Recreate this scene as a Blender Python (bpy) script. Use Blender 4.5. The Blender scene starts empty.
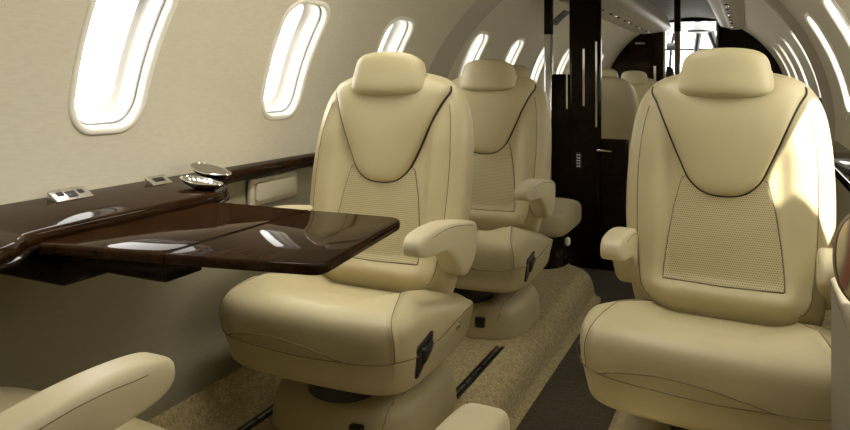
import bpy, math, random
from mathutils import Vector, Matrix
from mathutils.bvhtree import BVHTree
from mathutils.kdtree import KDTree
random.seed(7)
sc = bpy.context.scene
COL = sc.collection
PI = math.pi
sin, cos, rad = math.sin, math.cos, math.radians

# ------------------------------------------------------------------ materials
def new_mat(name):
    m = bpy.data.materials.new(name); m.use_nodes = True
    nt = m.node_tree
    b = nt.nodes['Principled BSDF']
    return m, nt, b

def nd(nt, typ, **kw):
    n = nt.nodes.new(typ)
    for k, v in kw.items():
        if k in n.inputs: n.inputs[k].default_value = v
        else: setattr(n, k, v)
    return n

def ramp(nt, fac, stops):
    r = nt.nodes.new('ShaderNodeValToRGB')
    els = r.color_ramp.elements
    while len(els) < len(stops): els.new(0.5)
    for e, (p, c) in zip(els, stops):
        e.position = p; e.color = (*c, 1)
    nt.links.new(fac, r.inputs['Fac'])
    return r.outputs['Color']

def simple(name, col, rough=.5, metal=0, coat=0, spec=.5):
    m, nt, b = new_mat(name)
    b.inputs['Base Color'].default_value = (*col, 1)
    b.inputs['Roughness'].default_value = rough
    b.inputs['Metallic'].default_value = metal
    b.inputs['Coat Weight'].default_value = coat
    b.inputs['Specular IOR Level'].default_value = spec
    # faint procedural variation of roughness so nothing is perfectly uniform
    tc = nd(nt, 'ShaderNodeTexCoord'); nz = nd(nt, 'ShaderNodeTexNoise', Scale=35.0, Detail=3.0)
    nt.links.new(tc.outputs['Object'], nz.inputs['Vector'])
    mr = nd(nt, 'ShaderNodeMapRange')
    mr.inputs['To Min'].default_value = max(0, rough-.04); mr.inputs['To Max'].default_value = min(1, rough+.04)
    nt.links.new(nz.outputs['Fac'], mr.inputs['Value']); nt.links.new(mr.outputs['Result'], b.inputs['Roughness'])
    return m

def leather(name, col, rough=.4, perf=False):
    m, nt, b = new_mat(name)
    tc = nd(nt, 'ShaderNodeTexCoord')
    nz = nd(nt, 'ShaderNodeTexNoise', Scale=5.0, Detail=3.0)
    nt.links.new(tc.outputs['Object'], nz.inputs['Vector'])
    c = ramp(nt, nz.outputs['Fac'], [(.3, tuple(v*.94 for v in col)), (.7, tuple(min(1, v*1.05) for v in col))])
    vo = nd(nt, 'ShaderNodeTexVoronoi', Scale=420.0)
    nt.links.new(tc.outputs['Object'], vo.inputs['Vector'])
    bp = nd(nt, 'ShaderNodeBump', Strength=.10, Distance=.0006)
    nt.links.new(vo.outputs['Distance'], bp.inputs['Height'])
    nt.links.new(bp.outputs['Normal'], b.inputs['Normal'])
    b.inputs['Roughness'].default_value = rough
    b.inputs['Specular IOR Level'].default_value = .45
    if perf:
        # a staggered field of punched holes
        sx = nd(nt, 'ShaderNodeSeparateXYZ'); nt.links.new(tc.outputs['Object'], sx.inputs[0])
        def mth(op, a, bb=None):
            n = nd(nt, 'ShaderNodeMath', operation=op)
            for i, v in enumerate((a, bb)):
                if v is None: continue
                if isinstance(v, (int, float)): n.inputs[i].default_value = v
                else: nt.links.new(v, n.inputs[i])
            return n.outputs[0]
        pitch = .0056
        zz = mth('MULTIPLY', sx.outputs['Z'], 1/pitch)
        row = mth('FLOOR', zz)
        off = mth('MULTIPLY', mth('MODULO', row, 2.0), .5)
        xx = mth('ADD', mth('MULTIPLY', sx.outputs['X'], 1/pitch), off)
        fx = mth('SUBTRACT', mth('FRACT', xx), .5); fz = mth('SUBTRACT', mth('FRACT', zz), .5)
        r = mth('SQRT', mth('ADD', mth('MULTIPLY', fx, fx), mth('MULTIPLY', fz, fz)))
        hole = mth('LESS_THAN', r, .24)
        mx = nd(nt, 'ShaderNodeMix', data_type='RGBA')
        nt.links.new(hole, mx.inputs['Factor']); nt.links.new(c, mx.inputs['A'])
        mx.inputs['B'].default_value = (.20, .155, .085, 1)
        c = mx.outputs['Result']
    nt.links.new(c, b.inputs['Base Color'])
    return m

def wood(name, dark, light, rough=.16):
    m, nt, b = new_mat(name)
    tc = nd(nt, 'ShaderNodeTexCoord')
    mp = nd(nt, 'ShaderNodeMapping'); mp.inputs['Scale'].default_value = (9, 2.2, 9)
    nt.links.new(tc.outputs['Object'], mp.inputs['Vector'])
    n1 = nd(nt, 'ShaderNodeTexNoise', Scale=2.2, Detail=6.0, Roughness=.62, Distortion=1.4)
    nt.links.new(mp.outputs[0], n1.inputs['Vector'])
    mp2 = nd(nt, 'ShaderNodeMapping'); mp2.inputs['Scale'].default_value = (160, 14, 160)
    nt.links.new(tc.outputs['Object'], mp2.inputs['Vector'])
    n2 = nd(nt, 'ShaderNodeTexNoise', Scale=1.0, Detail=2.0)
    nt.links.new(mp2.outputs[0], n2.inputs['Vector'])
    mx = nd(nt, 'ShaderNodeMath', operation='MULTIPLY_ADD'); mx.inputs[1].default_value = .35
    nt.links.new(n2.outputs['Fac'], mx.inputs[0]); nt.links.new(n1.outputs['Fac'], mx.inputs[2])
    c = ramp(nt, mx.outputs[0], [(.42, dark), (.85, light)])
    nt.links.new(c, b.inputs['Base Color'])
    b.inputs['Roughness'].default_value = .35
    b.inputs['Specular IOR Level'].default_value = .0
    b.inputs['Coat Weight'].default_value = .5; b.inputs['Coat Roughness'].default_value = rough*.3
    b.inputs['Coat IOR'].default_value = 1.33
    return m

def fabric(name, col, scale=900.0):
    m, nt, b = new_mat(name)
    tc = nd(nt, 'ShaderNodeTexCoord')
    mp = nd(nt, 'ShaderNodeMapping'); mp.inputs['Scale'].default_value = (1, .22, 1)
    nt.links.new(tc.outputs['Object'], mp.inputs['Vector'])
    nz = nd(nt, 'ShaderNodeTexNoise', Scale=160.0, Detail=2.0)
    nt.links.new(mp.outputs[0], nz.inputs['Vector'])
    c = ramp(nt, nz.outputs['Fac'], [(.3, tuple(v*.96 for v in col)), (.7, tuple(v*1.03 for v in col))])
    nt.links.new(c, b.inputs['Base Color'])
    bp = nd(nt, 'ShaderNodeBump', Strength=.25, Distance=.001)
    nt.links.new(nz.outputs['Fac'], bp.inputs['Height']); nt.links.new(bp.outputs['Normal'], b.inputs['Normal'])
    b.inputs['Roughness'].default_value = .75; b.inputs['Specular IOR Level'].default_value = .25
    return m

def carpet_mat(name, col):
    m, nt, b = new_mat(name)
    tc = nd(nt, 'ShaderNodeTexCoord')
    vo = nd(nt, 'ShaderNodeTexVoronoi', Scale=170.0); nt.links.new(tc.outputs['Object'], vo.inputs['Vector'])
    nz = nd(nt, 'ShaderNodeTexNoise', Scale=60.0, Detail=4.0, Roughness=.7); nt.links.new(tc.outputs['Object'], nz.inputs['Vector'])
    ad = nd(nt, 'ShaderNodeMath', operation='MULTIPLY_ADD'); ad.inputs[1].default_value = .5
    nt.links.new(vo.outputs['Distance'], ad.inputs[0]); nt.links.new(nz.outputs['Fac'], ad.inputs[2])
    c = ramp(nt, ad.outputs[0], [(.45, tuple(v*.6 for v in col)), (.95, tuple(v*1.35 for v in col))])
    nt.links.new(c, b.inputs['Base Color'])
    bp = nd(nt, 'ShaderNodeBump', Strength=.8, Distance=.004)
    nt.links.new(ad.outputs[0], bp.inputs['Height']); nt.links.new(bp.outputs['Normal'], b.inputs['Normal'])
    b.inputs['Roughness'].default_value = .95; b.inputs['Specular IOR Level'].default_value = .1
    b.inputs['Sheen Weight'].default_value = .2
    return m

def glass_mat(name):
    m = bpy.data.materials.new(name); m.use_nodes = True
    nt = m.node_tree; nt.nodes.clear()
    out = nd(nt, 'ShaderNodeOutputMaterial'); mix = nd(nt, 'ShaderNodeMixShader')
    tr = nd(nt, 'ShaderNodeBsdfTransparent'); gl = nd(nt, 'ShaderNodeBsdfGlossy')
    gl.inputs['Roughness'].default_value = .02
    tr.inputs['Color'].default_value = (.97, .98, .98, 1)
    fr = nd(nt, 'ShaderNodeFresnel'); fr.inputs['IOR'].default_value = 1.12
    nt.links.new(fr.outputs[0], mix.inputs[0]); nt.links.new(tr.outputs[0], mix.inputs[1]); nt.links.new(gl.outputs[0], mix.inputs[2])
    nt.links.new(mix.outputs[0], out.inputs[0])
    return m

LEA = (.56, .485, .290)
M = dict(
    leather=leather('tan_leather', LEA),
    leather_perf=leather('perforated_leather', LEA, .5, True),
    leather_light=leather('pale_leather', (.64, .565, .37)),
    seam=simple('seam_thread', (.20, .155, .085), .7),
    gap_shade=simple('dark_gap_shade', (.035, .025, .015), .5),  # dark colour standing in for the shadow gap round the yoke
    plastic=simple('black_plastic', (.012, .011, .010), .3, spec=.6),
    cream=simple('cream_plastic', (.93, .90, .80), .42),
    white=simple('white_liner', (.88, .87, .84), .5),
    gasket=simple('grey_gasket', (.32, .32, .31), .35),
    wall=fabric('wall_fabric', (.70, .65, .51)),
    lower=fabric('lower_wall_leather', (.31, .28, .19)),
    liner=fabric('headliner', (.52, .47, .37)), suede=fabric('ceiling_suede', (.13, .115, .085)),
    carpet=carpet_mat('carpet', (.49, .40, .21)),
    aisle_shade=carpet_mat('shaded_carpet', (.07, .054, .029)),  # same carpet darkened so the colour carries the aisle's shade
    wood=wood('glossy_dark_wood', (.005, .0028, .0014), (.036, .0155, .006)),
    wood_black=wood('near_black_wood', (.006, .004, .003), (.022, .013, .008)),
    chrome=simple('chrome', (.78, .78, .77), .12, 1),
    smoked=simple('smoked_metal', (.42, .40, .37), .15, 1),
    console=leather('console_leather', (.15, .13, .09), .5),
    pocket=simple('beige_plastic', (.60, .545, .41), .45),
    steel=simple('brushed_steel', (.62, .60, .56), .28, 1),
    black=simple('black_paint', (.01, .01, .01), .4),
    rail=simple('rail_black', (.015, .014, .013), .35),
    psu=simple('overhead_panel', (.42, .38, .30), .5),
    glass=glass_mat('window_glass'),
    grey=simple('grey_grille', (.09, .085, .08), .6),
)

# ------------------------------------------------------------------ mesh helpers
def mesh_obj(name, verts, faces, mat, parent=None, sharp=40, loc=None):
    me = bpy.data.meshes.new(name)
    me.from_pydata([tuple(v) for v in verts], [], faces)
    me.validate(); me.update()
    me.materials.append(M[mat] if isinstance(mat, str) else mat)
    for p in me.polygons: p.use_smooth = True
    try: me.set_sharp_from_angle(angle=rad(sharp))
    except Exception: pass
    o = bpy.data.objects.new(name, me); COL.objects.link(o)
    if parent is not None: o.parent = parent
    if loc is not None: o.location = loc
    return o

def tag(o, label=None, cat=None, group=None, kind=None):
    if label: o['label'] = label
    if cat: o['category'] = cat
    if group: o['group'] = group
    if kind: o['kind'] = kind
    return o

def thing(name, label, cat, loc=(0, 0, 0), rz=0, group=None):
    o = bpy.data.objects.new(name, None); COL.objects.link(o)
    o.empty_display_size = .1
    o.location = loc; o.rotation_euler = (0, 0, rz)
    return tag(o, label, cat, group)

class MB:
    def __init__(s): s.v = []; s.f = []
    def add(s, v, f):
        b = len(s.v); s.v += [Vector(p) for p in v]; s.f += [tuple(b+i for i in q) for q in f]
        return s
    def build(s, name, mat, parent=None, sharp=40):
        return mesh_obj(name, s.v, s.f, mat, parent, sharp)

def catmull(pts, n, closed=False):
    pts = [Vector(p) for p in pts]; out = []
    m = len(pts); segs = m if closed else m-1
    g = (lambda i: pts[i % m]) if closed else (lambda i: pts[max(0, min(m-1, i))])
    for i in range(segs):
        p0, p1, p2, p3 = g(i-1), g(i), g(i+1), g(i+2)
        for k in range(n):
            t = k/n
            out.append(.5*((2*p1)+(p2-p0)*t+(2*p0-5*p1+4*p2-p3)*t*t+(3*p1-p0-3*p2+p3)*t**3))
    if not closed: out.append(pts[-1].copy())
    return out

def resample(pts, n, closed=True):
    P = list(pts)+([pts[0]] if closed else [])
    L = [0]
    for a, b in zip(P, P[1:]): L.append(L[-1]+(b-a).length)
    out = []; j = 0
    for k in range(n):
        t = L[-1]*k/(n if closed else n-1)
        while j < len(P)-2 and L[j+1] < t: j += 1
        d = L[j+1]-L[j]
        out.append(P[j].lerp(P[j+1], (t-L[j])/d if d > 0 else 0))
    return out

def tube(path, r, n=6, closed=False, caps=True):
    path = [Vector(p) for p in path]; m = len(path); V = []; F = []
    up = None
    for i, p in enumerate(path):
        if closed: t = path[(i+1) % m]-path[i-1]
        else: t = path[min(m-1, i+1)]-path[max(0, i-1)]
        if t.length < 1e-9: t = Vector((0, 0, 1))
        t.normalize()
        if up is None:
            up = Vector((0, 0, 1)) if abs(t.z) < .9 else Vector((1, 0, 0))
        s = t.cross(up)
        if s.length < 1e-6: s = t.cross(Vector((1, 0, 0)))
        s.normalize(); up = s.cross(t).normalized()
        rr = r(i/(m-1)) if callable(r) else r
        for k in range(n):
            a = 2*PI*k/n
            V.append(p+s*cos(a)*rr+up*sin(a)*rr)
    for i in range(m if closed else m-1):
        j = (i+1) % m
        for k in range(n):
            l = (k+1) % n
            F.append((i*n+k, i*n+l, j*n+l, j*n+k))
    if caps and not closed:
        F.append(tuple(range(n-1, -1, -1))); F.append(tuple((m-1)*n+k for k in range(n)))
    return V, F

def rings(loops, cap0=True, cap1=True):
    """connect equal-length closed loops; a cap is a fan to the loop's centre"""
    V = []; F = []; n = len(loops[0])
    for L in loops: V += [Vector(p) for p in L]
    for i in range(len(loops)-1):
        for k in range(n):
            l = (k+1) % n
            F.append((i*n+k, i*n+l, (i+1)*n+l, (i+1)*n+k))
    if cap0:
        V.append(sum((Vector(p) for p in loops[0]), Vector())/n); c = len(V)-1
        for k in range(n): F.append((c, (k+1) % n, k))
    if cap1:
        V.append(sum((Vector(p) for p in loops[-1]), Vector())/n); c = len(V)-1; b = (len(loops)-1)*n
        for k in range(n): F.append((c, b+k, b+(k+1) % n))
    return V, F

def superellipse(hw, hd, e, n, cx=0, cy=0):
    out = []
    for k in range(n):
        a = 2*PI*k/n; c, s = cos(a), sin(a)
        out.append(Vector((cx+hw*math.copysign(abs(c)**(2/e), c), cy+hd*math.copysign(abs(s)**(2/e), s))))
    return resample(out, n)

def rrect(hw, hh, r, n=64, cx=0, cy=0):
    pts = []
    for sx, sy, a0 in ((1, 1, 0), (-1, 1, 90), (-1, -1, 180), (1, -1, 270)):
        for k in range(13):
            a = rad(a0+90*k/12)
            pts.append(Vector((cx+sx*(hw-r)+r*cos(a), cy+sy*(hh-r)+r*sin(a))))
    return resample(pts, n)

def pillow(outline, centre, df, db, e, fn, nr=20, field=None, minf=.04, eb=None):
    """soft closed body over a star-shaped outline: (a,b) in the outline plane, n the height; fn maps to 3-D"""
    loops = []; c = Vector(centre[:2])
    for side in (1, -1):
        T = [PI/2*(i/nr) for i in range(nr+1)]
        if side == -1: T = T[::-1][1:]
        for t in T:
            ee = e if side == 1 or eb is None else eb
            f = max(minf, sin(t)**(2/ee)); q = abs(cos(t))**(2/ee)
            L = []
            for p in outline:
                a, b = c+(Vector(p[:2])-c)*f
                n = df*q if side == 1 else -db*q
                if field: n += field(a, b, q if side == 1 else -q)
                L.append(fn(a, b, n))
            loops.append(L)
    return rings(loops)

def box(x0, x1, y0, y1, z0, z1, bev=0):
    """rounded box as loops along z"""
    hw, hd = (x1-x0)/2, (y1-y0)/2; cx, cy = (x0+x1)/2, (y0+y1)/2
    if bev <= 0:
        v = [(x, y, z) for z in (z0, z1) for x, y in ((x0, y0), (x1, y0), (x1, y1), (x0, y1))]
        return v, [(3, 2, 1, 0), (4, 5, 6, 7), (0, 1, 5, 4), (1, 2, 6, 5), (2, 3, 7, 6), (3, 0, 4, 7)]
    L = []
    st = [(bev, 0), (bev*.3, bev*.3), (0, bev)]
    prof = [(i, z0+h) for i, h in st]+[(i, z1-h) for i, h in reversed(st)]
    for ins, z in prof:
        o = rrect(hw-ins, hd-ins, max(bev-ins, bev*.25), 40, cx, cy)
        L.append([(p.x, p.y, z) for p in o])
    return rings(L)

def prism(outline, z0, z1, bev=.004):
    """plan outline (counter-clockwise) extruded with softened edges; true inward offset"""
    n = len(outline); P = [Vector((p[0], p[1])) for p in outline]
    N = []
    for i in range(n):
        t = P[(i+1) % n]-P[i-1]; t.normalize(); N.append(Vector((-t.y, t.x)))
    L = []
    st = [(bev, 0), (bev*.3, bev*.3), (0, bev)]
    for ins, z in [(a, z0+b) for a, b in st]+[(a, z1-b) for a, b in reversed(st)]:
        L.append([(p.x+m.x*ins, p.y+m.y*ins, z) for p, m in zip(P, N)])
    V = []; F = []
    for l in L: V += [Vector(p) for p in l]
    for i in range(len(L)-1):
        for k in range(n):
            l = (k+1) % n; F.append((i*n+k, i*n+l, (i+1)*n+l, (i+1)*n+k))
    F.append(tuple(range(n-1, -1, -1))); b = (len(L)-1)*n; F.append(tuple(b+k for k in range(n)))
    return V, F

def cyl(c, axis, r, h, n=20, bev=.0):
    axis = Vector(axis).normalized(); q = axis.to_track_quat('Z', 'Y'); c = Vector(c)
    prof = [(r-bev, 0), (r, bev), (r, h-bev), (r-bev, h)] if bev else [(r, 0), (r, h)]
    return rings([[c+q @ Vector((rr*cos(2*PI*k/n), rr*sin(2*PI*k/n), z)) for k in range(n)] for rr, z in prof])

def bvh_of(V, F): return BVHTree.FromPolygons([tuple(v) for v in V], F)

def snap(bvh, pts):
    out = []
    for p in pts:
        h = bvh.find_nearest(Vector(p))
        out.append((h[0], h[1]))
    return out

def groove(V, paths, depth, width, centre):
    kd = KDTree(sum(len(p) for p in paths)); i = 0
    for P in paths:
        for q, n in P: kd.insert(q, i); i += 1
    kd.balance()
    nrm = [n for P in paths for q, n in P]
    for v in V:
        co, idx, d = kd.find(v)
        if d < width*3:
            v -= nrm[idx]*depth*math.exp(-(d/width)**2)

# ------------------------------------------------------------------ camera
cam = bpy.data.cameras.new('camera'); co = bpy.data.objects.new('camera', cam); COL.objects.link(co)
F_PX, VPX, HORIZ = 680.0, 748.0, 80.0
YAW = math.atan((VPX-425)/F_PX)
cam.sensor_width = 36; cam.lens = F_PX/850*36; cam.shift_y = -(215-HORIZ)/850
cam.clip_start = .02
co.location = (0, 0, .95); co.rotation_euler = (PI/2, 0, YAW)
sc.camera = co

# ------------------------------------------------------------------ cabin shell
XC, ZC, R = -.54, .70, .905
Y0, Y1 = -1.3, 7.7
def wp(side, y, phi, out=0.0):
    """point on the side wall: side -1 left, +1 right; phi in radians above the widest line; out = outwards"""
    r = R+out
    return Vector((XC+side*r*cos(phi), y, ZC+r*sin(phi)))
PH0, PH1 = rad(-6), rad(57)
WIN_PHI, WIN_HA, WIN_HY, WIN_R = rad(20.9), .199, .113, .072
WIN_Y = [1.182, 1.87, 2.53, 3.47, 4.13, 4.80, 5.47, 6.14, 6.81]
WIN_YR = [1.02, 1.84, 2.40, 3.06, 4.07, 4.88, 5.65, 6.45]

def win_loop(d):
    ha = WIN_HA+d
    return [Vector((p.x*(1-.15*(.5-.5*p.y/ha)), p.y)) for p in rrect(WIN_HY+d, ha, max(.012, WIN_R+d*.8), 96)]
def wall_mesh(side):
    mb = MB()
    cy, ca = .155, .245
    ph_lo, ph_hi = WIN_PHI-ca/R, WIN_PHI+ca/R
    def patch(ya, yb, pa, pb, ny, np_):
        V = []; Fs = []
        for i in range(ny+1):
            for j in range(np_+1):
                V.append(wp(side, ya+(yb-ya)*i/ny, pa+(pb-pa)*j/np_))
        for i in range(ny):
            for j in range(np_):
                a = i*(np_+1)+j; b = a+np_+1
                Fs.append((a, a+1, b+1, b) if side < 0 else (a, b, b+1, a+1))
        mb.add(V, Fs)
    patch(Y0, Y1, PH0, ph_lo, 30, 12); patch(Y0, Y1, ph_hi, PH1, 30, 26)
    ys = Y0
    for wy in (WIN_Y if side < 0 else WIN_YR):
        patch(ys, wy-cy, ph_lo, ph_hi, 3, 36); ys = wy+cy
        hole = win_loop(0)
        loops = []
        outer = [p*min(cy/abs(p.x) if abs(p.x) > 1e-9 else 1e9, ca/abs(p.y) if abs(p.y) > 1e-9 else 1e9) for p in hole]
        for sx in (-1, 1):
            for sy in (-1, 1):
                c = Vector((sx*cy, sy*ca)); k = min(range(96), key=lambda k: (outer[k].to_2d()-c).length)
                outer[k] = c
        for k in range(7):
            t = k/6; L = []
            for p, po in zip(hole, outer):
                q = p.to_2d().lerp(po.to_2d()*1.02, t)
                L.append(wp(side, wy+q.x, WIN_PHI+q.y/R, .0004*t))
            loops.append(L)
        V, Fs = rings(loops, False, False)
        if side > 0: Fs = [f[::-1] for f in Fs]
        mb.add(V, Fs)
    patch(ys, Y1, ph_lo, ph_hi, 3, 36)
    return mb
tag(wall_mesh(-1).build('wall_left', 'wall', sharp=60), 'curved beige fabric sidewall with the row of large windows', 'wall', kind='structure')
tag(wall_mesh(1).build('wall_right', 'wall', sharp=60), 'curved beige sidewall behind the big seat by the aisle', 'wall', kind='structure')

def window(i, side, wy):
    def loop(d, out):
        return [wp(side, wy+p.x, WIN_PHI+p.y/R, out) for p in win_loop(d)]
    prof = [(.016, .002), (.015, -.003), (.011, -.0055), (.004, -.006), (-.001, -.003), (-.003, .003), (-.006, .018)]
    V, Fs = rings([loop(*p) for p in prof], False, False)
    o = mesh_obj('window_%d' % i, V, Fs, 'cream', sharp=60)
    k = (WIN_Y if side < 0 else WIN_YR).index(wy)
    L = ['largest window, above the table at the upper left', 'tall window left of the headrest at the table', 'window just behind the headrest at the table', 'first window past the arched rib, left of the second headrest',
         'window just above the second headrest', 'window seen left of the slim dark pole', 'window between the slim pole and the wide black post', 'window hidden by the wide black post', 'last small window by the dark far bulkhead']
    Rr = ['window across the aisle in front of the console, outside the picture', 'window that lets the sun onto the big seat', 'window cut off at the upper right corner of the picture', 'longest whole bright slit on the right-hand wall, before the rib',
          'first bright slit past the rib on the right-hand wall', 'second bright slit past the rib on the right-hand wall', 'third bright slit past the rib on the right-hand wall', 'last thin bright slit by the far bulkhead on the right-hand wall']
    tag(o, (L if side < 0 else Rr)[k], 'window', None, 'structure')
    V, Fs = rings([loop(-.006, .018), loop(-.010, .019), loop(-.011, .024), loop(-.007, .026)], False, False)
    mesh_obj('gasket', V, Fs, 'gasket', o, 60)
    V, Fs = rings([loop(-.007, .026), loop(-.012, .050), loop(-.018, .074), loop(-.030, .078), loop(-.031, .086)], False, False)
    mesh_obj('inner_frame', V, Fs, 'white', o, 60)
    V, Fs = rings([loop(-.10, .082), loop(-.08, .082), loop(-.055, .082), loop(-.029, .082)], True, False)
    mesh_obj('pane', V, Fs, 'glass', o)
n = 1
for wy in WIN_Y:
    window(n, -1, wy); n += 1
for wy in WIN_YR:
    window(n, 1, wy); n += 1

# ceiling between the side walls
V = []; Fs = []; NA = 48
for i, y in enumerate((Y0, Y1)):
    for j in range(NA+1):
        a = PH1+(PI-2*PH1)*j/NA
        V.append((XC-(R)*cos(a), y, ZC+R*sin(a)))
for j in range(NA): Fs.append((j, j+1, NA+2+j, NA+1+j))
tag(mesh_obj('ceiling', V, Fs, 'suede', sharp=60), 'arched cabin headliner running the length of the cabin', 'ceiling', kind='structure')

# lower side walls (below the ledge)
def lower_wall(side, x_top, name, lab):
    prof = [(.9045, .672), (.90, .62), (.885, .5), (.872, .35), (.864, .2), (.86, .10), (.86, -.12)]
    V = []; Fs = []
    for y in (Y0, Y1):
        for dx, z in catmull([(a, b, 0) for a, b in prof], 5) and [(p.x, p.y) for p in catmull([(a, b, 0) for a, b in prof], 5)]:
            V.append((XC+side*dx, y, z))
    m = len(V)//2
    for j in range(m-1): Fs.append((j, j+1, m+j+1, m+j))
    tag(mesh_obj(name, V, Fs, 'lower', sharp=60), lab, 'wall', kind='structure')
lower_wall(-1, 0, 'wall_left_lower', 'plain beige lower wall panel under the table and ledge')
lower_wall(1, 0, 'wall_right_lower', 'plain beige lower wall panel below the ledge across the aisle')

# carpeted floor with the dropped aisle
def edge_left(y):
    def sm(a, b): t = max(0, min(1, (y-a)/(b-a))); return t*t*(3-2*t)
    return -.662-.75*sm(3.42, 3.80)+.75*sm(4.25, 4.5)
V = []; Fs = []; ny = 180
def floor_prof(y):
    xe = edge_left(y)
    P = [(-1.405, .135), (-1.402, .08), (-1.392, .035), (-1.37, .01), (-1.33, 0)]
    w = .115
    top = xe-w
    P = [(min(x, top-.005*(5-i)), z) for i, (x, z) in enumerate(P)]
    for k in range(1, 5): P.append((P[4][0]+(top-P[4][0])*k/5, 0))
    for k in range(11):
        t = k/10; a = t*PI/2
        # a soft quarter-round that ends nearly vertical, then a small foot
        P.append((top+w*.80*sin(a)**1.0, -.112*(1-cos(a))))
    P.append((xe-.014, -.130)); P.append((xe+.008, -.139))
    xr = -.385
    for k in range(1, 4): P.append((xe+.008+(xr-xe-.008)*k/4, -.14))
    P.append((xr-.008, -.139)); P.append((xr+.014, -.130))
    for k in range(11):
        a = PI/2*(1-k/10); P.append((xr+.115-.092*sin(a), -.112*(1-cos(a))))
    for k in range(1, 5): P.append((xr+.115+(.25-xr-.115)*k/5, 0))
    P += [(.25, 0), (.29, .01), (.312, .035), (.322, .08), (.325, .135)]
    return P
for i in range(ny+1):
    y = Y0+(Y1-Y0)*i/ny
    for x, z in floor_prof(y): V.append((x, y, z))
m = len(floor_prof(0))
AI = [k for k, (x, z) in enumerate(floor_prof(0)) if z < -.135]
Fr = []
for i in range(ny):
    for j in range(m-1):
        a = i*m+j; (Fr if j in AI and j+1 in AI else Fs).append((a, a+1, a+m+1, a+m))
def used(V, Fs):
    ix = sorted({i for f in Fs for i in f}); mp = {i: k for k, i in enumerate(ix)}
    return [V[i] for i in ix], [tuple(mp[i] for i in f) for f in Fs]
tag(mesh_obj('floor', *used(V, Fs), 'carpet', sharp=80), 'tan looped carpet with a rounded step down to the aisle', 'floor', kind='structure')
tag(mesh_obj('floor_aisle', *used(V, Fr), 'aisle_shade', sharp=80), 'carpet in the sunken aisle, its shade put into a dark brown', 'floor', kind='structure')

# end wall behind the camera
def section_poly(xa, xb, zbot, top=None, nn=24, rr=R):
    """outline (x,z) of the cabin cross-section between xa and xb"""
    pts = [(xa, zbot), (xb, zbot)]
    for k in range(nn+1):
        x = xb+(xa-xb)*k/nn
        q = rr*rr-(x-XC)**2
        z = ZC+math.sqrt(max(q, 0))
        if top is not None: z = min(z, top)
        pts.append((x, z))
    return pts
def slab(name, poly, y0, y1, mat, parent=None):
    n = len(poly)
    V = [(x, y0, z) for x, z in poly]+[(x, y1, z) for x, z in poly]
    Fs = [tuple(range(n)), tuple(range(2*n-1, n-1, -1))]
    for k in range(n): Fs.append((k, n+k, n+(k+1) % n, (k+1) % n))
    return mesh_obj(name, V, Fs, mat, parent, 30)
tag(slab('wall_rear', section_poly(XC-.90, XC+.90, -.15), Y0-.03, Y0, 'wall'), 'plain beige end wall behind the viewer', 'wall', kind='structure')

# rib between the two cabin zones
V = []; loops = []
ribp = [(2.93, .004), (2.97, -.008), (3.02, -.020), (3.08, -.028), (3.13, -.028), (3.15, -.022), (3.155, .004)]
NA = 90
Fs = []
for j in range(NA+1):
    a = rad(-3)+(PI+rad(6))*j/NA
    for y, o in ribp:
        V.append((XC-(R+o)*cos(a), y-.05+.78*a/PI, ZC+(R+o)*sin(a)))
m = len(ribp)
for j in range(NA):
    for k in range(m-1):
        a = j*m+k; Fs.append((a, a+1, a+m+1, a+m))
tag(mesh_obj('trim_1', V, Fs, 'liner', sharp=50), 'arched beige rib crossing the wall behind the first seat', 'trim', kind='structure')

# ------------------------------------------------------------------ overhead service panels
def overhead(side, inner, y0, y1, label):
    t = thing('overhead_panel', label, 'overhead panel', (0, y0, 0), 0, 'overhead service panels')
    ax = XC+side*.515; az = ZC+math.sqrt(R*R-.515**2)
    prof = [(ax, az+.012), (ax-side*.006, az-.006), (ax-side*.03, az-.016), (ax-side*.12, az-.020), (inner+side*.08, 1.440), (inner+side*.03, 1.446), (inner+side*.004, 1.462), (inner, 1.490), (inner+side*.012, 1.53), (inner+side*.03, 1.595)]
    P = [(p.x, p.y) for p in catmull([(a, b, 0) for a, b in prof], 4)]
    V = []; Fs = []; ny = 24
    L = y1-y0
    for i in range(ny+1):
        y = L*i/ny
        s = 1.0
        endr = .35
        if y > L-endr: s = math.sqrt(max(.0, 1-((y-(L-endr))/endr)**2))*.75+.25
        for x, z in P:
            V.append((ax+(x-ax)*s, y, z+(1-s)*.05))
    m = len(P)
    for i in range(ny):
        for j in range(m-1):
            a = i*m+j; Fs.append((a, a+1, a+m+1, a+m))
    Fs.append(tuple(range(m))); Fs.append(tuple(ny*m+j for j in range(m-1, -1, -1)))
    mesh_obj('panel', V, Fs, 'psu', t, 50)
    k = 0
    y = .25
    while y < L-.5:
        xm = (ax+inner)/2+side*.01
        for dy, kind in ((0, 'air_nozzle'), (.16, 'reading_light'), (.32, 'air_nozzle')):
            if y+dy > L-.4: continue
            V, F1 = cyl((xm, y+dy, 1.446), (0, 0, -1), .026, .016, 20, .004)
            o = mesh_obj(kind, V, F1, 'steel', t)
            V, F1 = cyl((xm, y+dy, 1.430), (side*.4, 0, -1), .013, .012, 14, .003)
            mesh_obj('nozzle_tip' if kind == 'air_nozzle' else 'lamp_lens', V, F1, 'chrome' if kind != 'air_nozzle' else 'black', o)
        y += .62
overhead(-1, -.70, 4.12, 7.55, 'beige overhead panel with air nozzles above the window-side seats beyond the dark post')
overhead(1, -.24, 3.16, 7.3, 'beige overhead panel above the far end of the slit-like windows across the aisle')

# ------------------------------------------------------------------ seats
RHO = rad(11.5); PB = (.085, .30)
def bmap(a, b, n):
    return Vector((a, PB[0]+b*sin(RHO)-n*cos(RHO), PB[1]+b*cos(RHO)+n*sin(RHO)))
def sstep(a, b, x):
    t = max(0, min(1, (x-a)/(b-a))); return t*t*(3-2*t)

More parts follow.
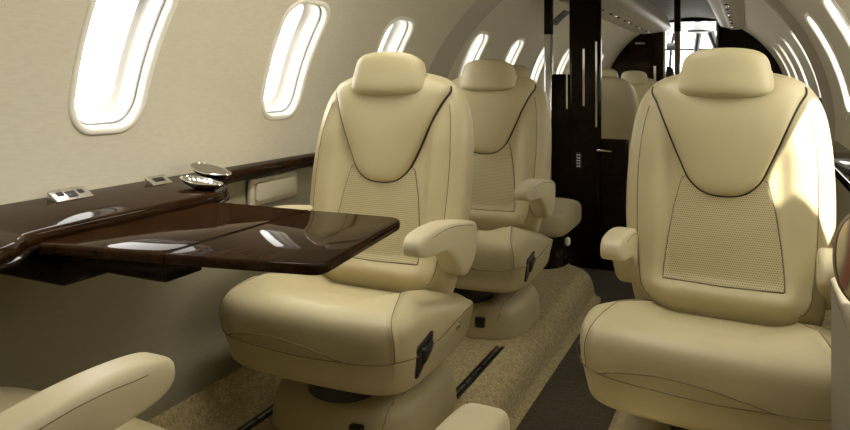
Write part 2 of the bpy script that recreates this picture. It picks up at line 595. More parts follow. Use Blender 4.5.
def seam_tube(mb, path, r, sink=0.0):
    V, Fs = tube([q-n*sink for q, n in path], r, 5); mb.add(V, Fs)

def seam_objs(paths, r, sink, parent):
    for p in paths:
        mb = MB(); seam_tube(mb, p, r, sink); mb.build('seam', 'seam', parent)

def make_seat(label, ctrl):
    t = thing('cabin_armchair', label, 'seat', (0, 0, 0), 0, 'tan leather cabin seats')
    # --- pedestal
    prof = [(.25, .120), (.5, .120), (.78, .118), (.87, .112), (.93, .100), (.965, .080), (.985, .055), (1.0, .025), (1.005, .012), (1.008, .004), (1.0, 0)]
    base = superellipse(.232, .226, 3.6, 96)
    V, Fs = rings([[(p.x*f, .025+p.y*f, z) for p in base] for f, z in prof], True, True)
    bv = bvh_of(V, Fs)
    sp = [snap(bv, catmull([(.10*s+.055, -.20, z) for z in (.19, .13, .07, .008)], 12)) for s in (1,)]
    sp = [snap(bv, catmull([(.165, .1, .2), (.168, 0, .2), (.172, -.1, .2), (.180, -.19, .11), (.185, -.23, .06), (.185, -.24, .0)], 14))]
    groove(V, sp, .002, .006, None)
    ped = mesh_obj('pedestal', V, Fs, 'leather', t, 60)
    seam_objs(sp, .0011, .0008, ped)
    V, Fs = box(.080, .116, -.208, -.175, .042, .078, .004); mesh_obj('power_socket', V, Fs, 'plastic', t)
    V, Fs = cyl((0, -.085, .112), (0, 0, 1), .105, .104, 40, .004); mesh_obj('turntable', V, Fs, 'plastic', t)
    # --- cushion
    cy = -.04
    outl = []
    for p in superellipse(.288, .266, 7.5, 440):
        # front edge bows forward a little, rear narrows
        outl.append(Vector((p.x*(1-.04*sstep(0, .26, p.y)), p.y-(.022*(1-(p.x/.288)**2) if p.y < 0 else 0))))
    def cmap(a, b, n):
        y = cy+b
        tilt = -.24*max(0, y+.17)
        wgt = max(0, min(1, (n+.02)/.11))
        sh = .022*sstep(-.06, -.26, b)*sstep(.06, -.09, n)     # the front face draws in towards the bottom
        return Vector((a*(1-.05*sstep(.02, -.09, n)), y+sh, .302+n+tilt*wgt))
    def cfield(a, b, q):
        if q <= 0: return 0
        dish = -.016*sstep(.20, .10, abs(a))*sstep(-.24, -.12, b)
        bol = .008*sstep(.12, .2, abs(a))*sstep(-.26, -.1, b)
        return (dish+bol)*q
    V, Fs = pillow(outl, (0, 0), .106, .108, 5.6, cmap, 64, cfield, eb=9)
    bv = bvh_of(V, Fs)
    seams = []
    lo = []
    for x, y, z in [(-.32, .16, .305), (-.32, 0, .295), (-.32, -.16, .286), (-.31, -.31, .280), (-.15, -.36, .276), (0, -.36, .274), (.15, -.36, .277), (.31, -.31, .284), (.32, -.16, .292), (.32, 0, .308), (.32, .16, .325)]:
        lo.append((x, y, z))
    seams.append(snap(bv, catmull(lo, 16)))
    seams.append(snap(bv, catmull([(-.24, -.33, .279), (-.19, -.35, .297), (-.10, -.36, .311), (-.02, -.36, .309), (.06, -.36, .296), (.135, -.36, .277)], 16)))
    for s in (-1, 1):
        seams.append(snap(bv, catmull([(s*.155, .10, .40), (s*.168, .0, .42), (s*.190, -.10, .44), (s*.222, -.2, .45), (s*.252, -.29, .42), (s*.272, -.32, .37), (s*.280, -.32, .32), (s*.282, -.32, .284)], 16)))
    groove(V, seams, .0055, .0065, None)
    cu = mesh_obj('seat_cushion', V, Fs, 'leather', t, 70)
    seam_objs(seams, .0014, .0046, cu)
    # --- backrest
    right = [(0, -.050), (.10, -.049), (.165, -.040), (.205, -.012), (.229, .045), (.248, .14), (.260, .24), (.2645, .33), (.2625, .42), (.256, .50), (.242, .575), (.214, .632), (.168, .667), (.085, .686)]
    pts = [(x, y, 0) for x, y in right]+[(0, .690, 0)]+[(-x, y, 0) for x, y in reversed(right[1:])]
    outl = resample([Vector((p.x, p.y)) for p in catmull(pts, 10, True)], 220)
    def bfield(a, b, q):
        if q <= 0: return 0
        f = .014*math.exp(-((b-.085)/.035)**2)*sstep(.27, .15, abs(a)) - .085*sstep(.105, -.05, b)
        f -= .020*sstep(.175, .13, abs(a))*sstep(.08, .13, b)*sstep(.60, .40, b)
        f += .010*math.exp(-((abs(a)-.20)/.045)**2)*sstep(.04, .12, b)*sstep(.60, .45, b)
        f -= .012*sstep(.45, .66, b)
        return f*q
    V, Fs = pillow(outl, (0, .33), .064, .080, 3.6, bmap, 30, bfield)
    bvb = bvh_of(V, Fs)
    def front(a, b):
        h = bvb.ray_cast(bmap(a, b, .3), (bmap(a, b, 0)-bmap(a, b, .3)).normalized())
        if h[0] is None: return 0.0
        return .3-h[3]
    seams = []
    for s in (-1, 1):
        seams.append(snap(bvb, [bmap(s*x, b, .09) for x, b in [(p.x, p.y) for p in catmull([(.213, .590, 0), (.230, .50, 0), (.236, .40, 0), (.235, .30, 0), (.227, .18, 0), (.212, .08, 0), (.187, .03, 0)], 14)]]))
    groove(V, seams, .0048, .0075, None)
    ba = mesh_obj('backrest', V, Fs, 'leather', t, 70)
    seam_objs(seams, .0013, .0040, ba)
    # --- perforated panel
    out = [(-.148, .118), (0, .114), (.148, .118), (.147, .15), (.140, .22), (.126, .31), (.108, .385), (.06, .41), (0, .41), (-.06, .41), (-.108, .385), (-.126, .31), (-.140, .22), (-.147, .15)]
    P = []
    for i, p in enumerate(out):
        q = out[(i+1) % len(out)]
        for k in range(10): P.append(Vector((p[0]+(q[0]-p[0])*k/10, p[1]+(q[1]-p[1])*k/10)))
    P = resample(P, 160)
    V, Fs = pillow(P, (0, .25), .004, .004, 9, lambda a, b, n: bmap(a, b, front(a, b)+n), 16)
    pp = mesh_obj('perforated_panel', V, Fs, 'leather_perf', t, 70)
    mb = MB(); Vt, Ft = tube([bmap(p.x, p.y, front(p.x, p.y)+.0015) for p in P], .0018, 5, True); mb.add(Vt, Ft)
    mb.build('seam', 'seam', pp)
    # --- shoulder yoke
    rh = [(0, .343), (.050, .351), (.087, .382), (.111, .43), (.133, .48), (.156, .535), (.180, .59), (.196, .622), (.186, .645), (.14, .662), (.08, .671)]
    pts = [(x, y, 0) for x, y in rh]+[(0, .675, 0)]+[(-x, y, 0) for x, y in reversed(rh[1:])]
    P = resample([Vector((p.x, p.y)) for p in catmull(pts, 10, True)], 180)
    V, Fs = pillow(P, (0, .55), .034, .006, 3.2, lambda a, b, n: bmap(a, b, front(a, b)+n), 18)
    yo = mesh_obj('shoulder_yoke', V, Fs, 'leather', t, 70)
    path = [p for p in P if p.y < .64]
    path = sorted(path, key=lambda p: math.atan2(p.x, -(p.y-.60)))
    Vt, Ft = tube([bmap(p.x*1.012, p.y-.001, front(p.x, p.y)+.0022) for p in path], .0031, 7)
    mesh_obj('gap_shade', Vt, Ft, 'gap_shade', yo)  # dark tube laid in as the shadow under the yoke edge
    # --- headrest
    P = []
    for p in superellipse(.118, .067, 5.4, 160):
        P.append(Vector((p.x*(1-.08*p.y/.066), .666+p.y-.010*(p.x/.121)**2*(1 if p.y > 0 else -.6))))
    V, Fs = pillow(P, (0, .666), .040, .040, 4.2, lambda a, b, n: bmap(a, b, .074+n-1.3*a*a), 22)
    mesh_obj('headrest', V, Fs, 'leather', t, 70)
    # --- armrests
    prof = [(-.208, .546), (-.198, .562), (-.17, .572), (-.10, .577), (-.02, .574), (.06, .563), (.14, .548), (.175, .53), (.178, .49), (.165, .445), (.13, .415), (.085, .405), (.045, .422), (.018, .450), (-.018, .482), (-.065, .506), (-.12, .515), (-.175, .515), (-.203, .526)]
    P = resample([Vector((p.x, p.y)) for p in catmull([(a, b, 0) for a, b in prof], 8, True)], 120)
    for s in (-1, 1):
        def amap(a, b, n, s=s): return Vector((s*.256+n, a, b))
        V, Fs = pillow(P, (.02, .51), .034, .034, 5.5, amap, 14)
        bva = bvh_of(V, Fs)
        am = mesh_obj('armrest', V, Fs, 'leather_light', t, 70)
        for k in (-1, 1):
            pts = catmull([(-.15, .564, 0), (-.10, .569, 0), (-.06, .569, 0), (-.02, .567, 0), (.06, .558, 0), (.13, .545, 0)], 8)
            seam_objs([snap(bva, [Vector((s*.256+k*.06, p.x, p.y)) for p in pts])], .0009, .0003, am)
    # --- recline control on the aisle side
    s = ctrl
    bez = [(-.236, .318), (-.150, .336), (-.156, .292), (-.214, .226)]
    pts = []
    for i, p in enumerate(bez):
        q = bez[(i+1) % 4]
        for k in range(1, 10): pts.append(Vector((p[0]+(q[0]-p[0])*k/10, p[1]+(q[1]-p[1])*k/10)))
    c = Vector((-.19, .295))
    def dx(a, b):
        h = bv.ray_cast(Vector((s*.5, a, b)), Vector((-s, 0, 0)))
        return (s*h[0].x if h[0] is not None else .272)
    V, Fs = pillow(resample(pts, 60), c, .006, .006, 6, lambda a, b, n: Vector((s*(dx(a, b)+n), a, b)), 8)
    if s < 0: Fs = [f[::-1] for f in Fs]
    ct = mesh_obj('recline_control', V, Fs, 'plastic', t, 50)
    V, Fs = pillow([Vector((p.x*.62-.072, p.y*.5+.150)) for p in resample(pts, 40)], (-.19, .297), .016, .004, 4, lambda a, b, n: Vector((s*(dx(a, b)+n), a, b)), 8)
    if s < 0: Fs = [f[::-1] for f in Fs]
    mesh_obj('lever', V, Fs, 'plastic', ct, 50)
    x = dx(.02, .285)
    V, Fs = cyl((s*(x-.004), .02, .285), (s, 0, 0), .009, .009, 20, .002)
    jk = mesh_obj('audio_jack', V, Fs, 'steel', t)
    V, Fs = cyl((s*(x+.004), .02, .285), (s, 0, 0), .005, .0012, 14); mesh_obj('jack_hole', V, Fs, 'black', jk)
    return t

def copy_seat(src, label, loc, rz, group=None):
    c = src.copy(); COL.objects.link(c)
    c['label'] = label; c.location = loc; c.rotation_euler = (0, 0, rz)
    for ch in list(src.children):
        d = ch.copy(); COL.objects.link(d); d.parent = c
        for g in list(ch.children):
            e = g.copy(); COL.objects.link(e); e.parent = d
    return c

XL = -.992
def make_all_seats():
    s1 = make_seat('tan leather cabin seat facing us directly behind the folding wood table', 1)
    s1.location = (XL, 1.675, 0)
    copy_seat(s1, 'tan leather cabin seat with a black socket on its pedestal, second behind the table', (XL+.005, 2.54, 0), 0)
    r = make_seat('big tan leather cabin seat right of the aisle, sunlight on its shoulder', -1)
    r.location = (-.064, 1.84, 0); r.rotation_euler = (0, 0, rad(-3))
    for ch in r.children:
        if ch.name.split('.')[0] in ('backrest', 'headrest', 'shoulder_yoke', 'perforated_panel'): ch.scale = (.965, 1, 1)
        if ch.name.startswith('armrest'):
            sg = 1 if sum(v.co.x for v in ch.data.vertices) > 0 else -1
            ch.scale = (1, .78, 1); ch.location = (-sg*.012, .055, -.024)
    copy_seat(s1, 'cabin seat turned away from us, its armrest and cushion front below the table', (-1.005, .508, 0), PI)
    f = copy_seat(r, 'reclined cabin seat of which only one pale armrest tip rises from the bottom edge', (-.022, .565, 0), PI)
    for ch in f.children:
        if ch.name.startswith('armrest'): ch.scale = (1, 1, 1); ch.location = (0, 0, 0)
    piv = Vector((0, .10, .33)); rot = Matrix.Rotation(rad(-52), 4, 'X')
    T = Matrix.Translation(piv) @ rot @ Matrix.Translation(-piv)
    for ch in f.children:
        if ch.name.split('.')[0] in ('backrest', 'headrest', 'shoulder_yoke', 'perforated_panel'):
            ch.matrix_local = T
    copy_seat(s1, 'dim cabin seat seen from behind above the low dark partition', (-.972, 5.25, 0), PI)
    copy_seat(s1, 'farthest cabin seat facing us, its headrest against the dark bulkhead', (-.952, 6.35, 0), 0)
    # low jump seat by the divider
    t = thing('jump_chair', 'low dim jump seat with a dark base between the second seat and the black post', 'seat', (-1.075, 3.52, 0))
    V, Fs = pillow(superellipse(.265, .23, 7, 100), (0, 0), .075, .075, 5, lambda a, b, n: Vector((a, b, .232+n)), 14); mesh_obj('seat_cushion', V, Fs, 'leather', t, 60)
    V, Fs = pillow(superellipse(.195, .34, 3.4, 90), (0, 0), .05, .05, 3.2, lambda a, b, n: Vector((a+.005, -.26+n-.06*b, .63+b)), 14); mesh_obj('backrest', V, Fs, 'leather', t, 60)
    V, Fs = pillow(superellipse(.11, .06, 3.6, 60), (0, 0), .04, .04, 3, lambda a, b, n: Vector((a-.005, -.27+n, .965+b)), 10); mesh_obj('headrest', V, Fs, 'leather', t, 60)
    base = superellipse(.235, .20, 3, 60)
    V, Fs = rings([[(p.x*f, p.y*f, z) for p in base] for f, z in ((1, 0), (1, .05), (.97, .11), (.93, .16))]); mesh_obj('pedestal', V, Fs, 'wood_black', t, 50)
    V, Fs = pillow(superellipse(.016, .022, 2.4, 24), (0, 0), .014, .014, 2.2, lambda a, b, n: Vector((.246+n, -.08+a, .128+b)), 8)
    mesh_obj('knob', V, Fs, 'cream', t)['label'] = 'small cream knob hanging under the cushion'
make_all_seats()

# ------------------------------------------------------------------ ledge, table and what is on them
LZ = .683
def outline_from(pts, n=8, closed=True): return [Vector((p.x, p.y)) for p in catmull([(a, b, 0) for a, b in pts], n, closed)]
def dense(pts, k=6):
    out = []
    for i, p in enumerate(pts):
        q = pts[(i+1) % len(pts)]
        for j in range(k): out.append(Vector((p[0]+(q[0]-p[0])*j/k, p[1]+(q[1]-p[1])*j/k)))
    return out
inner = [(-1.315, -1.2), (-1.315, .40), (-1.30, .48), (-1.22, .56), (-1.11, .62), (-1.070, .67), (-1.080, .715), (-1.115, .755), (-1.138, .80), (-1.142, 1.0), (-1.142, 1.20), (-1.150, 1.27), (-1.190, 1.34), (-1.255, 1.405), (-1.325, 1.47), (-1.372, 1.56), (-1.385, 1.72), (-1.388, 2.0), (-1.388, 2.92)]
inn = [Vector((p.x, p.y)) for p in catmull([(a, b, 0) for a, b in inner], 6)]
poly = inn+[Vector((-1.440, 2.92)), Vector((-1.440, -1.2))]
t = thing('side_ledge', 'long glossy dark wood ledge under the windows beside the table', 'ledge', (0, 0, 0))
cols = []
for i, p in enumerate(inn):
    tg = (inn[min(len(inn)-1, i+1)]-inn[max(0, i-1)]).normalized(); nn = Vector((-tg.y, tg.x))
    col = [(-1.442, p.y, LZ-.034)]
    for ins, z in ((.012, -.034), (.004, -.030), (0, -.022), (0, -.013), (.0035, -.004), (.012, 0)): col.append((p.x+nn.x*ins, p.y+nn.y*ins, LZ+z))
    col.append((-1.442, p.y, LZ))
    cols.append(col)
V, Fs = rings(cols); mesh_obj('ledge_top', V, Fs, 'wood', t, 50)
V, Fs = tube([Vector((p.x+.001, p.y, LZ-.030)) for p in inn], .006, 8); mesh_obj('edge_trim', V, Fs, 'wood_black', t)

t = thing('folding_table', 'glossy dark wood folding table standing out from the window ledge', 'table', (-.87, 1.03, .66))
def loc(V, o): return [Vector(v)-Vector(o.location) for v in V]
TZ = .665
def rounded(poly, r, n=8):
    out = []; m = len(poly)
    for i in range(m):
        p = Vector(poly[i]); a = (Vector(poly[i-1])-p).normalized(); b = (Vector(poly[(i+1) % m])-p).normalized()
        rr = r[i] if isinstance(r, (list, tuple)) else r
        ang = a.angle(b); d = rr/math.tan(ang/2)
        p0 = p+a*d; p1 = p+b*d
        for k in range(n+1):
            s = k/n
            out.append((p0*(1-s)**2+p*2*s*(1-s)+p1*s*s))
    return out
leaf1 = rounded([(-.866, .824), (-.592, .878), (-.640, 1.255), (-.866, 1.240)], [.003, .028, .05, .003])
leaf2 = rounded([(-1.128, .778), (-.869, .8235), (-.869, 1.240), (-1.128, 1.232)], [.02, .003, .003, .01])
for P in (leaf1, leaf2):
    V, Fs = prism(P, TZ-.019, TZ, .005); mesh_obj('leaf', loc(V, t), Fs, 'wood', t, 50)
V, Fs = box(-1.12, -.88, .84, .93, TZ-.056, TZ-.019, .005); mesh_obj('support_arm', loc(V, t), Fs, 'wood_black', t)
V, Fs = box(-1.12, -.88, 1.12, 1.20, TZ-.056, TZ-.019, .005); mesh_obj('support_arm', loc(V, t), Fs, 'wood_black', t)
V, Fs = box(-1.375, -1.118, .83, 1.21, TZ-.09, TZ-.050, .006); mesh_obj('slide_box', loc(V, t), Fs, 'wood_black', t)
V, Fs = cyl((-.8675, .835, TZ-.008), (0, 1, 0), .0020, .39, 10); mesh_obj('hinge', loc(V, t), Fs, 'steel', t)

def outlet(cx, cy, hx, hy, holes, label):
    """a small wedge-shaped housing whose face tips towards the aisle"""
    t = thing('outlet_plate', label, 'outlet', (cx+.026, cy-.022, LZ-.008), 0, 'outlet plates in the ledge')
    a = rad(30); h = hx*sin(a); w = hx*cos(a)
    V = [(-w, -hy, 0), (w, -hy, 0), (w, hy, 0), (-w, hy, 0), (-w, -hy, 2*h), (-w, hy, 2*h), (w, -hy, .001), (w, hy, .001)]
    Fs = [(3, 2, 1, 0), (4, 6, 7, 5), (0, 1, 6, 4), (3, 5, 7, 2), (0, 4, 5, 3), (1, 2, 7, 6)]
    mesh_obj('housing', V, Fs, 'steel', t)
    rot = Matrix.Rotation(a, 3, 'Y'); off = Vector((0, 0, h))
    V, Fs = prism(rrect(hx*1.12, hy*1.06, .005, 40), .0, .005, .002); mesh_obj('plate', [rot @ Vector(v)+off for v in V], Fs, 'steel', t)
    for x, y, p, q in holes:
        V, Fs = prism(rrect(p, q, .002, 28, x, y), .0045, .0062, .0005); mesh_obj('socket', [rot @ Vector(v)+off for v in V], Fs, 'black', t)
outlet(-1.408, 1.068, .024, .044, [(-.007, -.026, .007, .008), (-.002, 0, .011, .012), (-.007, .026, .007, .007)], 'metal outlet plate with three black sockets on the wood ledge')
outlet(-1.400, 1.315, .022, .030, [(-.005, 0, .008, .017)], 'smaller metal outlet plate with one black socket on the wood ledge')

def dish(cx, cy, L, W, rz, tilt, label):
    t = thing('ribbed_dish', label, 'dish', (cx, cy, LZ), rz, 'ribbed dishes on the ledge')
    n = 96; loops = []
    def rib(a): return 1+.035*cos(22*a)
    def prof(f): return f
    for f, z in ((.15, .004), (.55, .000), (.80, .008), (.95, .018), (1.0, .022), (.97, .024), (.90, .018), (.70, .009), (.45, .006), (.15, .006)):
        ring = []
        for k in range(n):
            a = 2*PI*k/n
            rr = f*(rib(a) if f > .5 else 1)
            x, y = L*rr*cos(a), W*rr*sin(a)
            taper = 1-.35*(x/L if x > 0 else 0)
            ring.append((x, y*taper, max(.0005, z*.7+.0005)+max(0, -x+.3*L)*tilt))
        loops.append(ring)
    V, Fs = rings(loops); mesh_obj('bowl', V, Fs, 'smoked', t, 60)
    V, Fs = tube([(L*1.0*cos(a)*1.0, W*sin(a)*(1-.35*max(0, cos(a))), .017+max(0, -L*cos(a)+.3*L)*tilt) for a in [2*PI*k/60 for k in range(60)]], .0022, 6, True)
    mesh_obj('rim', V, Fs, 'chrome', t)
dish(-1.322, 1.425, .088, .040, rad(-18), .14, 'ribbed shiny oval dish on the ledge, the one against the wall')
dish(-1.207, 1.268, .072, .030, rad(-8), .10, 'ribbed shiny oval dish at the rounded edge of the ledge')

# framed pocket panel in the wall under the ledge
t = thing('stowage_pocket', 'cream framed pocket panel on the wall below the wood ledge', 'panel', (-1.428, 1.82, .592))
V, Fs = prism(rrect(.123, .043, .008, 48), 0, .014, .004)
rotm = Matrix(((0, 0, 1), (1, 0, 0), (0, 1, 0)))
mesh_obj('frame', [rotm @ Vector(v) for v in V], Fs, 'pocket', t)
V, Fs = prism(rrect(.103, .029, .006, 48), .012, .024, .004)
mesh_obj('pocket_door', [rotm @ Vector(v) for v in V], Fs, 'pocket', t)

# seat tracks let into the carpet
def track(x, y0, y1, label):
    t = thing('seat_track', label, 'track', (x, y0, 0), 0, 'seat tracks in the carpet')
    V, Fs = box(-.015, .015, 0, y1-y0, .0, .004, 0); mesh_obj('rail', V, Fs, 'rail', t)
    V, Fs = box(-.003, .003, .004, y1-y0-.004, .0038, .0055, 0); mesh_obj('slot', V, Fs, 'steel', t)
track(-1.236, .95, 1.9, 'black seat track in the carpet below the table, wall side')
track(-.795, 1.55, 2.30, 'black seat track in the carpet between the first two pedestals')

# ------------------------------------------------------------------ right-hand side furniture
CZ = .640
t = thing('side_console', 'plain beige upholstered console at the right edge beside the big aisle seat', 'console', (0, 0, 0))
V, Fs = prism(rounded([(.118, .95), (.310, .95), (.310, 1.247), (.118, 1.247)], .010), 0.0, CZ-.020, .004)
mesh_obj('cabinet', V, Fs, 'console', t, 50)
V, Fs = prism(rounded([(.116, .945), (.352, .945), (.352, 1.249), (.116, 1.249)], [.01, .002, .002, .012]), CZ-.020, CZ, .006)
mesh_obj('lid', V, Fs, 'console', t, 50)
t = thing('side_ledge', 'narrow dark wood ledge running along the wall behind the big aisle seat', 'ledge', (0, 0, 0))
V, Fs = prism(dense([(.240, 1.256), (.358, 1.256), (.358, 2.92), (.240, 2.92)], 3), LZ-.034, LZ, .009)
mesh_obj('ledge_top', V, Fs, 'wood', t, 50)
mag = thing('magazine', 'dark magazine with white lettering on the wall ledge by the big seat', 'magazine', (.292, 2.42, LZ), rad(4))
V, Fs = prism(dense([(-.045, -.16), (.055, -.16), (.055, .16), (-.045, .16)], 3), 0, .012, .002); mesh_obj('cover', V, Fs, 'black', mag)
mb = MB()
for i in range(7):
    y = -.03+i*.014
    mb.add(*box(-.030, -.030+.022*(1 if i % 3 else .6), y, y+.006, .0118, .0128))
mb.build('lettering', 'white', mag)
# patterned cushion on the console
def cushion_mat():
    m, nt, b = new_mat('ochre_embroidery')
    tc = nd(nt, 'ShaderNodeTexCoord'); wv = nd(nt, 'ShaderNodeTexWave', Scale=5.0, Distortion=3.0, Detail=2.0)
    nt.links.new(tc.outputs['Object'], wv.inputs['Vector'])
    c = ramp(nt, wv.outputs['Fac'], [(.0, (.27, .20, .09)), (.90, (.42, .33, .17)), (.975, (.16, .11, .06)), (1.0, (.24, .07, .035))])
    nt.links.new(c, b.inputs['Base Color']); b.inputs['Roughness'].default_value = .85
    return m
pc = thing('throw_cushion', 'ochre patterned cushion with dark and red trim at the edge of the console', 'cushion', (.206, 1.0, CZ+.083))
V, Fs = pillow(superellipse(.105, .080, 2.6, 80), (0, 0), .06, .06, 2.0, lambda a, b, n: Matrix.Rotation(rad(-12), 3, 'Z') @ Vector((a, n, b)), 16)
mesh_obj('cover', V, Fs, cushion_mat(), pc, 80)
V, Fs = tube([Matrix.Rotation(rad(-12), 3, 'Z') @ Vector((p.x*1.005, 0, p.y*.98)) for p in superellipse(.105, .080, 2.6, 80)], .004, 6, True)
mesh_obj('cord_trim', V, Fs, 'seam', pc)

# dark credenza past the rib on the right
t = thing('credenza', 'black wood credenza against the wall past the big seat\'s shoulder', 'cabinet', (0, 0, 0))
V, Fs = prism(rounded([(.02, 3.89), (.318, 3.89), (.318, 4.50), (.02, 4.50)], .01), .0, .62, .006); mesh_obj('body', V, Fs, 'wood_black', t)
V, Fs = prism(rounded([(.10, 3.89), (.348, 3.89), (.348, 4.50), (.10, 4.50)], .01), .62, .862, .006); mesh_obj('upper_box', V, Fs, 'wood_black', t)

# ------------------------------------------------------------------ divider with post and low panels
t = thing('cabin_divider', 'black wood divider with wide floor-to-ceiling post and low panel', 'partition', (-.80, 4.0, -.14))
def lo(V): return [Vector(v)-Vector(t.location) for v in V]
V, Fs = box(-.945, -.764, 3.94, 4.00, -.14, 1.50, .018); mesh_obj('post', lo(V), Fs, 'wood_black', t, 50)
V, Fs = box(-1.075, -.935, 3.955, 4.00, .14, .985, .008); mesh_obj('tall_panel', lo(V), Fs, 'wood_black', t, 50)
V, Fs = box(-.77, -.615, 3.955, 4.01, -.14, .612, .008); lp = mesh_obj('low_panel', lo(V), Fs, 'wood_black', t, 50)
V, Fs = tube([(-.775, 3.945, .545), (-.775, 3.925, .548), (-.765, 3.918, .55), (-.72, 3.918, .548), (-.695, 3.92, .546)], lambda u: .008-.003*u, 8)
mesh_obj('latch_handle', lo(V), Fs, 'chrome', lp)
V, Fs = box(-.962, -.951, 3.948, 3.956, .78, .985); mesh_obj('edge_and_glint', lo(V), Fs, 'chrome', t)
V, Fs = box(-.862, -.850, 3.934, 3.941, .80, 1.13); mesh_obj('edge_and_glint', lo(V), Fs, 'chrome', t)  # bright bar standing in for a window's reflection on the post
V, Fs = box(-.790, -.779, 3.934, 3.941, .68, 1.17); mesh_obj('edge_and_glint', lo(V), Fs, 'chrome', t)  # second bar added as a reflected window highlight on the post
V, Fs = box(-.90, -.872, 3.935, 3.942, .44, .53, 0); pl = mesh_obj('placard', lo(V), Fs, 'plastic', t)
mb = MB()
for i in range(5):
    for j in range(2):
        mb.add(*box(-.896+j*.012, -.888+j*.012, 3.933, 3.9352, .448+i*.016, .456+i*.016))
mb.v = lo(mb.v); mb.build('marks', 'white', pl)

def pole(x, y, hw, label):
    zb = 0 if x < -.7 else -.14
    t = thing('pole', label, 'pole', (x, y, zb), 0, 'divider poles')
    V, Fs = box(-hw, hw, -hw, hw, .0, 1.22-zb, .006); mesh_obj('lower_sleeve', V, Fs, 'chrome', t, 50)
    h = ZC+math.sqrt(R*R-(x-XC)**2)-zb-.01
    V, Fs = box(-hw-.001, hw+.001, -hw-.001, hw+.001, 1.215-zb, h, .006); mesh_obj('upper_post', V, Fs, 'wood_black', t, 50)
pole(-1.055, 3.91, .022, 'slim pole, dark above and chrome below, beside the wide black post')
pole(-.350, 3.97, .016, 'slim pole, dark above and chrome below, rising behind the big seat\'s headrest')

# grille on the upper wall beyond the pole
V = []; Fs = []
for i in range(7):
    for j in range(7):
        V.append(wp(-1, 4.45+.16*i/6, rad(44)+rad(8)*j/6, -.006))
for i in range(6):
    for j in range(6):
        a = i*7+j; Fs.append((a, a+1, a+8, a+7))
b0 = len(V)
for i in range(7):
    for j in range(7): V.append(wp(-1, 4.45+.16*i/6, rad(44)+rad(8)*j/6, .004))
for i in range(6):
    for (i0, j0, i1, j1) in ((i, 0, i+1, 0), (i+1, 6, i, 6), (0, i+1, 0, i), (6, i, 6, i+1)):
        Fs.append((i0*7+j0, i1*7+j1, b0+i1*7+j1, b0+i0*7+j0))
tag(mesh_obj('speaker_grille', V, Fs, 'grey'), 'dark grey square grille high on the wall between pole and post', 'grille')

# ------------------------------------------------------------------ far bulkhead and the flight deck beyond
YB = 7.62
DL, DR = -.80, -.285
tag(slab('wall_front_left', section_poly(XC-.895, DL, -.12), YB, YB+.05, 'wood'), 'dark glossy wood bulkhead behind the farthest seat', 'wall', kind='structure')
tag(slab('wall_front_right', section_poly(DR, XC+.895, -.12), YB, YB+.05, 'wood_black'), 'dark wood bulkhead right of the bright flight deck doorway', 'wall', kind='structure')
hd = [(DL, 1.56), (DR, 1.56)]+[(DR+(DL-DR)*k/12, ZC+math.sqrt(R*R-(DR+(DL-DR)*k/12-XC)**2)) for k in range(13)]
tag(slab('wall_front_header', hd, YB, YB+.05, 'wood_black'), 'narrow dark header over the flight deck doorway', 'wall', kind='structure')
for x in (DL, DR):
    V, Fs = box(x-.010, x+.010, YB-.015, YB+.06, -.10, 1.56); tag(mesh_obj('trim_%d' % (2 if x == DL else 3), V, Fs, 'chrome'), 'bright chrome jamb on the %s of the flight deck doorway' % ('window-row side' if x == DL else 'far side'), 'trim', kind='structure')
V, Fs = box(DL-.11, DL-.085, YB-.012, YB, .60, 1.10); tag(mesh_obj('trim_4', V, Fs, 'chrome'), 'chrome strip on the dark bulkhead', 'trim', kind='structure')
# recessed locker door on the left bulkhead
t = thing('locker_door', 'dark wood locker door high on the far bulkhead', 'door', (-1.05, YB-.012, 1.14))
V, Fs = box(-.14, .14, -.004, .012, -.20, .16, .004); mesh_obj('door_panel', V, Fs, 'wood', t)
V, Fs = box(-.05, .05, -.010, -.003, .195, .215, .002); tag(mesh_obj('name_plate', V, Fs, 'steel', t))
# flight deck
YF = 9.35
def fd(y): return R-.26*max(0, (y-7.67)/(YF-7.67))**1.3
V = []; Fs = []; NA = 40
ysf = [7.67+(8.35-7.67)*i/6 for i in range(7)]
for y in ysf:
    for j in range(NA+1):
        a = -rad(30)+(PI+rad(60))*j/NA
        V.append((XC-fd(y)*cos(a), y, ZC+fd(y)*sin(a)))
for i in range(6):
    for j in range(NA):
        a = i*(NA+1)+j; Fs.append((a, a+1, a+NA+2, a+NA+1))
tag(mesh_obj('wall_flight_deck', V, Fs, 'black', sharp=60), 'dark curved lining of the flight deck past the far doorway', 'wall', kind='structure')
V, Fs = box(XC-.85, XC+.85, 7.67, 9.3, -.16, -.11); tag(mesh_obj('floor_flight_deck', V, Fs, 'black'), 'dark flight deck floor past the far doorway', 'floor', kind='structure')
t = thing('windshield', 'bright windshield with dark posts seen through the far doorway', 'windshield', (0, 0, 0))
pts = [(XC-.62+1.24*k/16, 8.75-.30*abs((k-8)/8)**2, 1.30+.33*math.sqrt(max(0, 1-((k-8)/8.6)**2))) for k in range(17)]
V, Fs = tube(pts, .030, 8); mesh_obj('upper_frame', V, Fs, 'black', t)
V, Fs = tube([(XC+.02, 8.78, 1.62), (XC-.02, 8.9, 1.38), (XC-.05, 9.0, 1.15)], .038, 8); mesh_obj('centre_post', V, Fs, 'black', t)
for s in (-1, 1):
    V, Fs = tube([(XC+s*.50, 8.5, 1.50), (XC+s*.62, 8.6, 1.20), (XC+s*.66, 8.65, .99)], .03, 8); mesh_obj('side_post', V, Fs, 'black', t)
V, Fs = tube([(XC-.30, 8.95, 1.325), (XC+.30, 8.95, 1.325)], .016, 8); mesh_obj('cross_bar', V, Fs, 'black', t)
V, Fs = box(XC-.10, XC+.16, 8.40, 8.75, 1.50, 1.62, .02); mesh_obj('overhead_console', V, Fs, 'black', t)
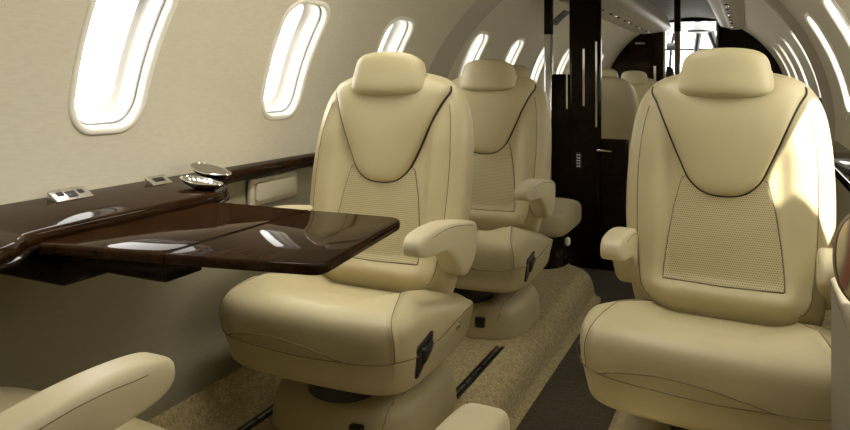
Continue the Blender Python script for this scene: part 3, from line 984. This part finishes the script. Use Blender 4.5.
V, Fs = tube([(XC+.13, 8.60, 1.55), (XC+.21, 8.72, 1.32), (XC+.24, 8.80, 1.02)], .045, 8); mesh_obj('side_post', V, Fs, 'black', t)
V, Fs = tube([(XC-.24, 8.60, 1.58), (XC-.30, 8.72, 1.36), (XC-.33, 8.80, 1.02)], .020, 8); mesh_obj('side_post', V, Fs, 'black', t)
V, Fs = box(XC-.36, XC-.24, 8.62, 8.72, 1.30, 1.40, .02); mesh_obj('compass', V, Fs, 'black', t)
gp = []
for k in range(13):
    x = -.70+1.40*k/12
    gp.append((XC+x, .96+.07*math.sqrt(max(0, 1-(x/.72)**2))))
poly = [(XC-.72, -.1), (XC+.72, -.1)]+gp[::-1]
tag(slab('instrument_panel', poly, 8.44, 8.52, 'black'), 'dark instrument panel below the bright windshield', 'panel')
for s, lab in ((-1, 'black pilot seat top in the doorway, nearer the window row'), (1, 'black pilot seat top in the doorway, hidden side')):
    t = thing('pilot_chair', lab, 'seat', (XC+s*.30, 8.0, -.1), 0, 'pilot seats')
    V, Fs = pillow(superellipse(.20, .33, 4, 60), (0, 0), .05, .05, 3, lambda a, b, n: Vector((a*(1-.25*max(0, b/.33)), n, .72+b)), 10); mesh_obj('backrest', V, Fs, 'black', t)
    V, Fs = pillow(superellipse(.10, .085, 3, 40), (0, 0), .04, .04, 3, lambda a, b, n: Vector((a, n, 1.12+b)), 8); mesh_obj('headrest', V, Fs, 'black', t)
    V, Fs = box(-.2, .2, -.02, .40, .0, .42, .04); mesh_obj('seat_base', V, Fs, 'black', t)

# ------------------------------------------------------------------ light
w = bpy.data.worlds.new('sky'); sc.world = w; w.use_nodes = True
bg = w.node_tree.nodes['Background']; bg.inputs['Color'].default_value = (1.0, .975, .92, 1); bg.inputs['Strength'].default_value = 9.0

def sun(direction, strength, angle=1.0):
    l = bpy.data.lights.new('sun', 'SUN'); l.energy = strength; l.angle = rad(angle); l.color = (1, .95, .84)
    o = bpy.data.objects.new('sun', l); COL.objects.link(o)
    o.rotation_euler = Vector(direction).to_track_quat('-Z', 'Y').to_euler()
sun((-.50, .34, -1), 22)

def fill_light(name, loc_, size, energy, rot=(0, 0, 0), col=(1, .955, .845)):
    l = bpy.data.lights.new(name, 'AREA'); l.shape = 'RECTANGLE'; l.size, l.size_y = size; l.energy = energy; l.color = col
    o = bpy.data.objects.new(name, l); COL.objects.link(o); o.location = loc_; o.rotation_euler = rot
    return o
# unseen area lights added under the headliner to fill the front zone
a = fill_light('seat_fill', (-1.0, 1.20, 1.46), (.10, 1.3), 1.7); a.data.spread = rad(75)
a = fill_light('seat_fill', (.0, 1.50, 1.46), (.10, .9), 1.2); a.data.spread = rad(70)
a = fill_light('wall_fill', (-.60, 1.05, 1.56), (.10, 1.8), 6.2, (0, rad(42), 0)); a.data.spread = rad(125)
a = fill_light('wall_fill', (-.46, 1.25, 1.56), (.10, 1.4), 4.6, (0, rad(-42), 0)); a.data.spread = rad(115)

sc.view_settings.view_transform = 'Standard'; sc.view_settings.look = 'None'
sc.view_settings.gamma = 1; sc.view_settings.use_curve_mapping = False
sc.view_settings.exposure = 0
